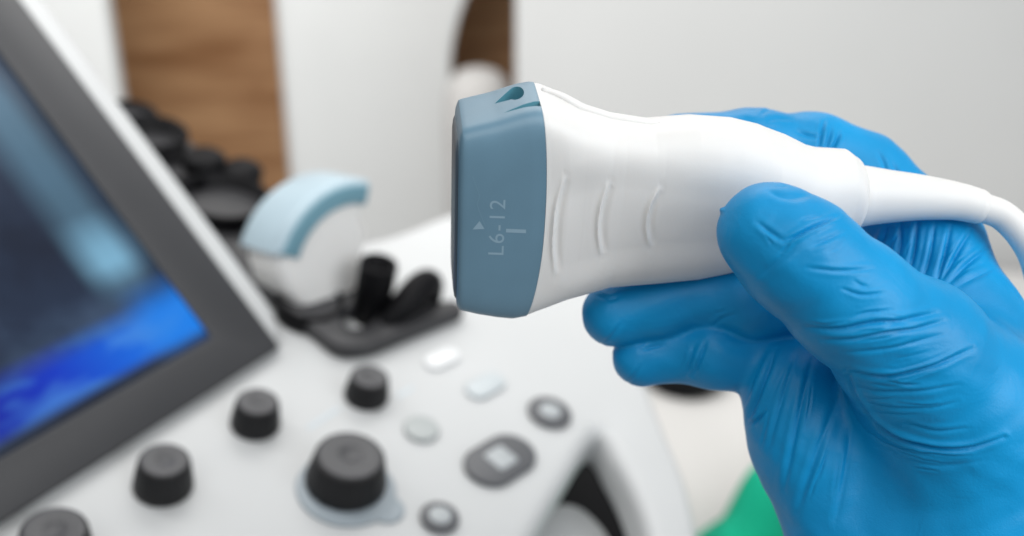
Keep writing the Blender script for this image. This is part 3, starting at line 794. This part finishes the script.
# folds of the stretched glove: (line in picture coordinates, half width px, depth mm, lowest z, highest z)
FOLDS = [
    ([(838, 216), (822, 223), (809, 229), (796, 236), (784, 241)], 4.0, .75, 12, 60),
    ([(784, 241), (770, 232), (757, 222)], 5.0, .35, 12, 60),
    ([(768, 190), (780, 196), (795, 198), (812, 196)], 6.0, .30, 8, 60),
    ([(796, 246), (775, 262), (756, 279)], 7.0, .30, 8, 60),
    ([(846, 231), (826, 240), (812, 246)], 4.5, .30, 8, 60),
    ([(807, 268), (838, 271), (872, 269)], 4.0, .28, 8, 60),
    ([(842, 289), (862, 295), (884, 293)], 3.5, .35, 8, 60),
    ([(806, 328), (840, 329), (873, 323), (905, 320), (936, 313)], 5.0, .65, 0, 60),
    ([(822, 340), (855, 339), (885, 333), (915, 329), (944, 321)], 4.5, .55, 0, 60),
    ([(842, 353), (880, 350), (912, 343), (948, 333)], 4.0, .30, 0, 60),
    ([(846, 371), (870, 376), (895, 376), (934, 366), (972, 349)], 4.6, .80, -5, 60),
    ([(853, 386), (880, 392), (920, 391), (960, 385)], 4.0, .28, -5, 60),
    ([(860, 400), (890, 408), (930, 408), (958, 402)], 4.0, .25, -5, 60),
    ([(849, 376), (853, 392), (867, 414), (880, 427), (898, 438), (920, 445), (942, 449), (972, 448), (1004, 437)], 4.2, 1.05, -10, 60),
    ([(905, 424), (935, 431), (970, 428)], 4.0, .25, -5, 60),
    ([(910, 462), (945, 466), (985, 460)], 5.0, .20, -10, 60),
    # palm folds
    ([(745, 426), (760, 392), (776, 350)], 5.0, .75, -30, 14),
    ([(784, 490), (798, 420), (812, 360)], 6.0, .55, -30, 14),
    ([(797, 512), (818, 450), (838, 398)], 7.0, .45, -30, 14),
    ([(768, 450), (782, 400), (796, 355)], 5.0, .35, -30, 14),
    ([(836, 520), (846, 470), (852, 420)], 7.0, .35, -30, 14),
    ([(748, 424), (757, 420), (766, 410)], 3.0, .6, -30, 14),
    # fingers
    ([(712, 327), (722, 319), (736, 314)], 4.0, .2, -30, 8),
    ([(693, 376), (700, 360), (706, 342)], 4.0, .45, -30, 6), ([(684, 378), (690, 362), (694, 345)], 4.0, .30, -30, 6),
    ([(640, 352), (652, 347), (664, 345)], 3.5, .30, -30, 6), ([(600, 345), (612, 336), (622, 322)], 4.0, .25, -30, 6),
    ([(597, 296), (610, 300), (620, 296)], 4.0, .30, -30, 6), ([(626, 384), (634, 376), (640, 366)], 3.5, .3, -30, 6),
    # web between thumb and first finger
    ([(908, 275), (914, 250), (918, 220)], 5.0, .8, -40, 4), ([(896, 262), (900, 245), (901, 222)], 4.5, .6, -40, 4),
    ([(935, 287), (944, 258), (951, 226)], 5.0, .8, -40, 4), ([(941, 282), (956, 256), (970, 232)], 5.0, .7, -40, 4),
    ([(948, 284), (968, 264), (986, 250)], 5.0, .6, -40, 4), ([(922, 282), (930, 255), (935, 224)], 4.5, .6, -40, 4),
    ([(876, 250), (884, 238), (888, 226)], 4.5, .5, -40, 4), ([(958, 286), (978, 276), (994, 268)], 5.0, .35, -40, 4),
    # first finger behind the probe
    ([(824, 121), (821, 134), (818, 150)], 3.5, .55, -60, -8), ([(840, 132), (836, 142), (830, 152)], 3.5, .65, -60, -8),
    ([(832, 126), (829, 138), (825, 150)], 3.0, .40, -60, -8), ([(762, 124), (776, 119), (795, 120)], 4.0, .18, -60, -8),
    ([(797, 131), (808, 136), (818, 137)], 4.0, .40, -60, -8), ([(742, 118), (760, 125), (778, 129)], 4.5, .2, -60, -8),
    ([(878, 152), (884, 164), (886, 176)], 4.0, .35, -60, -8), ([(893, 164), (897, 172), (898, 180)], 3.5, .30, -60, -8),
]
rf = random.Random(11)
def companions(folds):
    """thin short creases running beside each drawn fold"""
    out = []
    for line, wd, dp, z0, z1 in folds:
        out.append((line, wd * .8, dp * .95, z0, z1))
        sp = np.array(spline(line, 8)); ln = np.hypot(*np.diff(sp, axis=0).T).sum()
        for _ in range(int(.4 + ln / 42)):
            a = rf.uniform(0, .55); b = min(1, a + rf.uniform(.25, .5)); i, j = int(a * (len(sp) - 1)), max(int(a * (len(sp) - 1)) + 4, int(b * (len(sp) - 1)))
            seg = sp[i:j + 1:3]
            if len(seg) < 3: continue
            d = seg[-1] - seg[0]; q = np.array((-d[1], d[0])) / (np.hypot(*d) + 1e-6); o1 = rf.choice((-1, 1)) * rf.uniform(5, 12); o2 = o1 + rf.uniform(-5, 5)
            seg = [tuple(p + q * (o1 + (o2 - o1) * k / (len(seg) - 1)) + np.array((rf.uniform(-1, 1), rf.uniform(-1, 1)))) for k, p in enumerate(seg)]
            out.append((seg, rf.uniform(1.8, 2.8), rf.uniform(.10, .24), z0, z1))
    return out
FOLDS = companions(FOLDS)
s_ = F / (D0 - V[:, 2]); PX, PY = 512 + V[:, 0] * s_, 268 - V[:, 1] * s_
disp = np.zeros(len(V))
for line, wd, dp, z0, z1 in FOLDS:
    sp = np.array(spline(line, 10)); mn, mx = sp.min(0) - 6 * wd, sp.max(0) + 6 * wd
    I = np.nonzero((PX > mn[0]) & (PX < mx[0]) & (PY > mn[1]) & (PY < mx[1]) & (V[:, 2] > z0) & (V[:, 2] < z1) & (N[:, 2] > -.15))[0]
    if not len(I): continue
    best = np.full(len(I), 1e9); sgn = np.zeros(len(I)); par = np.zeros(len(I))
    for k in range(len(sp) - 1):
        a, b = sp[k], sp[k + 1]; ba = b - a; l2 = float(ba @ ba) + 1e-9
        t = np.clip(((PX[I] - a[0]) * ba[0] + (PY[I] - a[1]) * ba[1]) / l2, 0, 1)
        dx, dy = PX[I] - a[0] - t * ba[0], PY[I] - a[1] - t * ba[1]; d_ = np.hypot(dx, dy); m_ = d_ < best
        best[m_] = d_[m_]; sgn[m_] = np.sign(ba[0] * dy - ba[1] * dx)[m_]; par[m_] = ((k + t) / (len(sp) - 1))[m_]
    tp = np.sin(np.pi * np.clip(par, .02, .98)) ** .6 * smooth_face if False else np.sin(np.pi * np.clip(par, .02, .98)) ** .6
    fade = np.clip((N[I, 2] + .15) / .35, 0, 1)
    g = -np.exp(-(best / (wd * .5)) ** 2) + .7 * np.exp(-((best - 1.35 * wd) / (.8 * wd)) ** 2) * np.where(sgn < 0, 1, .45)
    disp[I] += dp * tp * fade * g
# broad unevenness of the stretched film
disp += .12 * np.sin(V[:, 0] * .55 + 1.7 * np.sin(V[:, 1] * .31)) * np.sin(V[:, 1] * .48 + V[:, 2] * .37)
# nib of the glove at the thumb tip
nb = np.array(L(718, 207, 19)); disp += 1.5 * np.exp(-(np.hypot(PX - 720, PY - 209) / 3.0) ** 2) * (V[:, 2] > 8)
V = V + N * disp[:, None] * .98

me = bpy.data.meshes.new('gloved_hand')
me.vertices.add(len(V)); me.vertices.foreach_set('co', (V * .001).astype(np.float32).ravel())
me.loops.add(4 * len(Q)); me.loops.foreach_set('vertex_index', Q.astype(np.int32).ravel())
me.polygons.add(len(Q)); me.polygons.foreach_set('loop_start', np.arange(0, 4 * len(Q), 4, dtype=np.int32))
me.update(calc_edges=True); me.validate()
hand = link('gloved_hand', me, M['glove'])
hand.matrix_world = HELD
tag(hand, 'hand in a bright blue nitrile glove gripping the white probe with thumb and fingers', 'gloved hand')
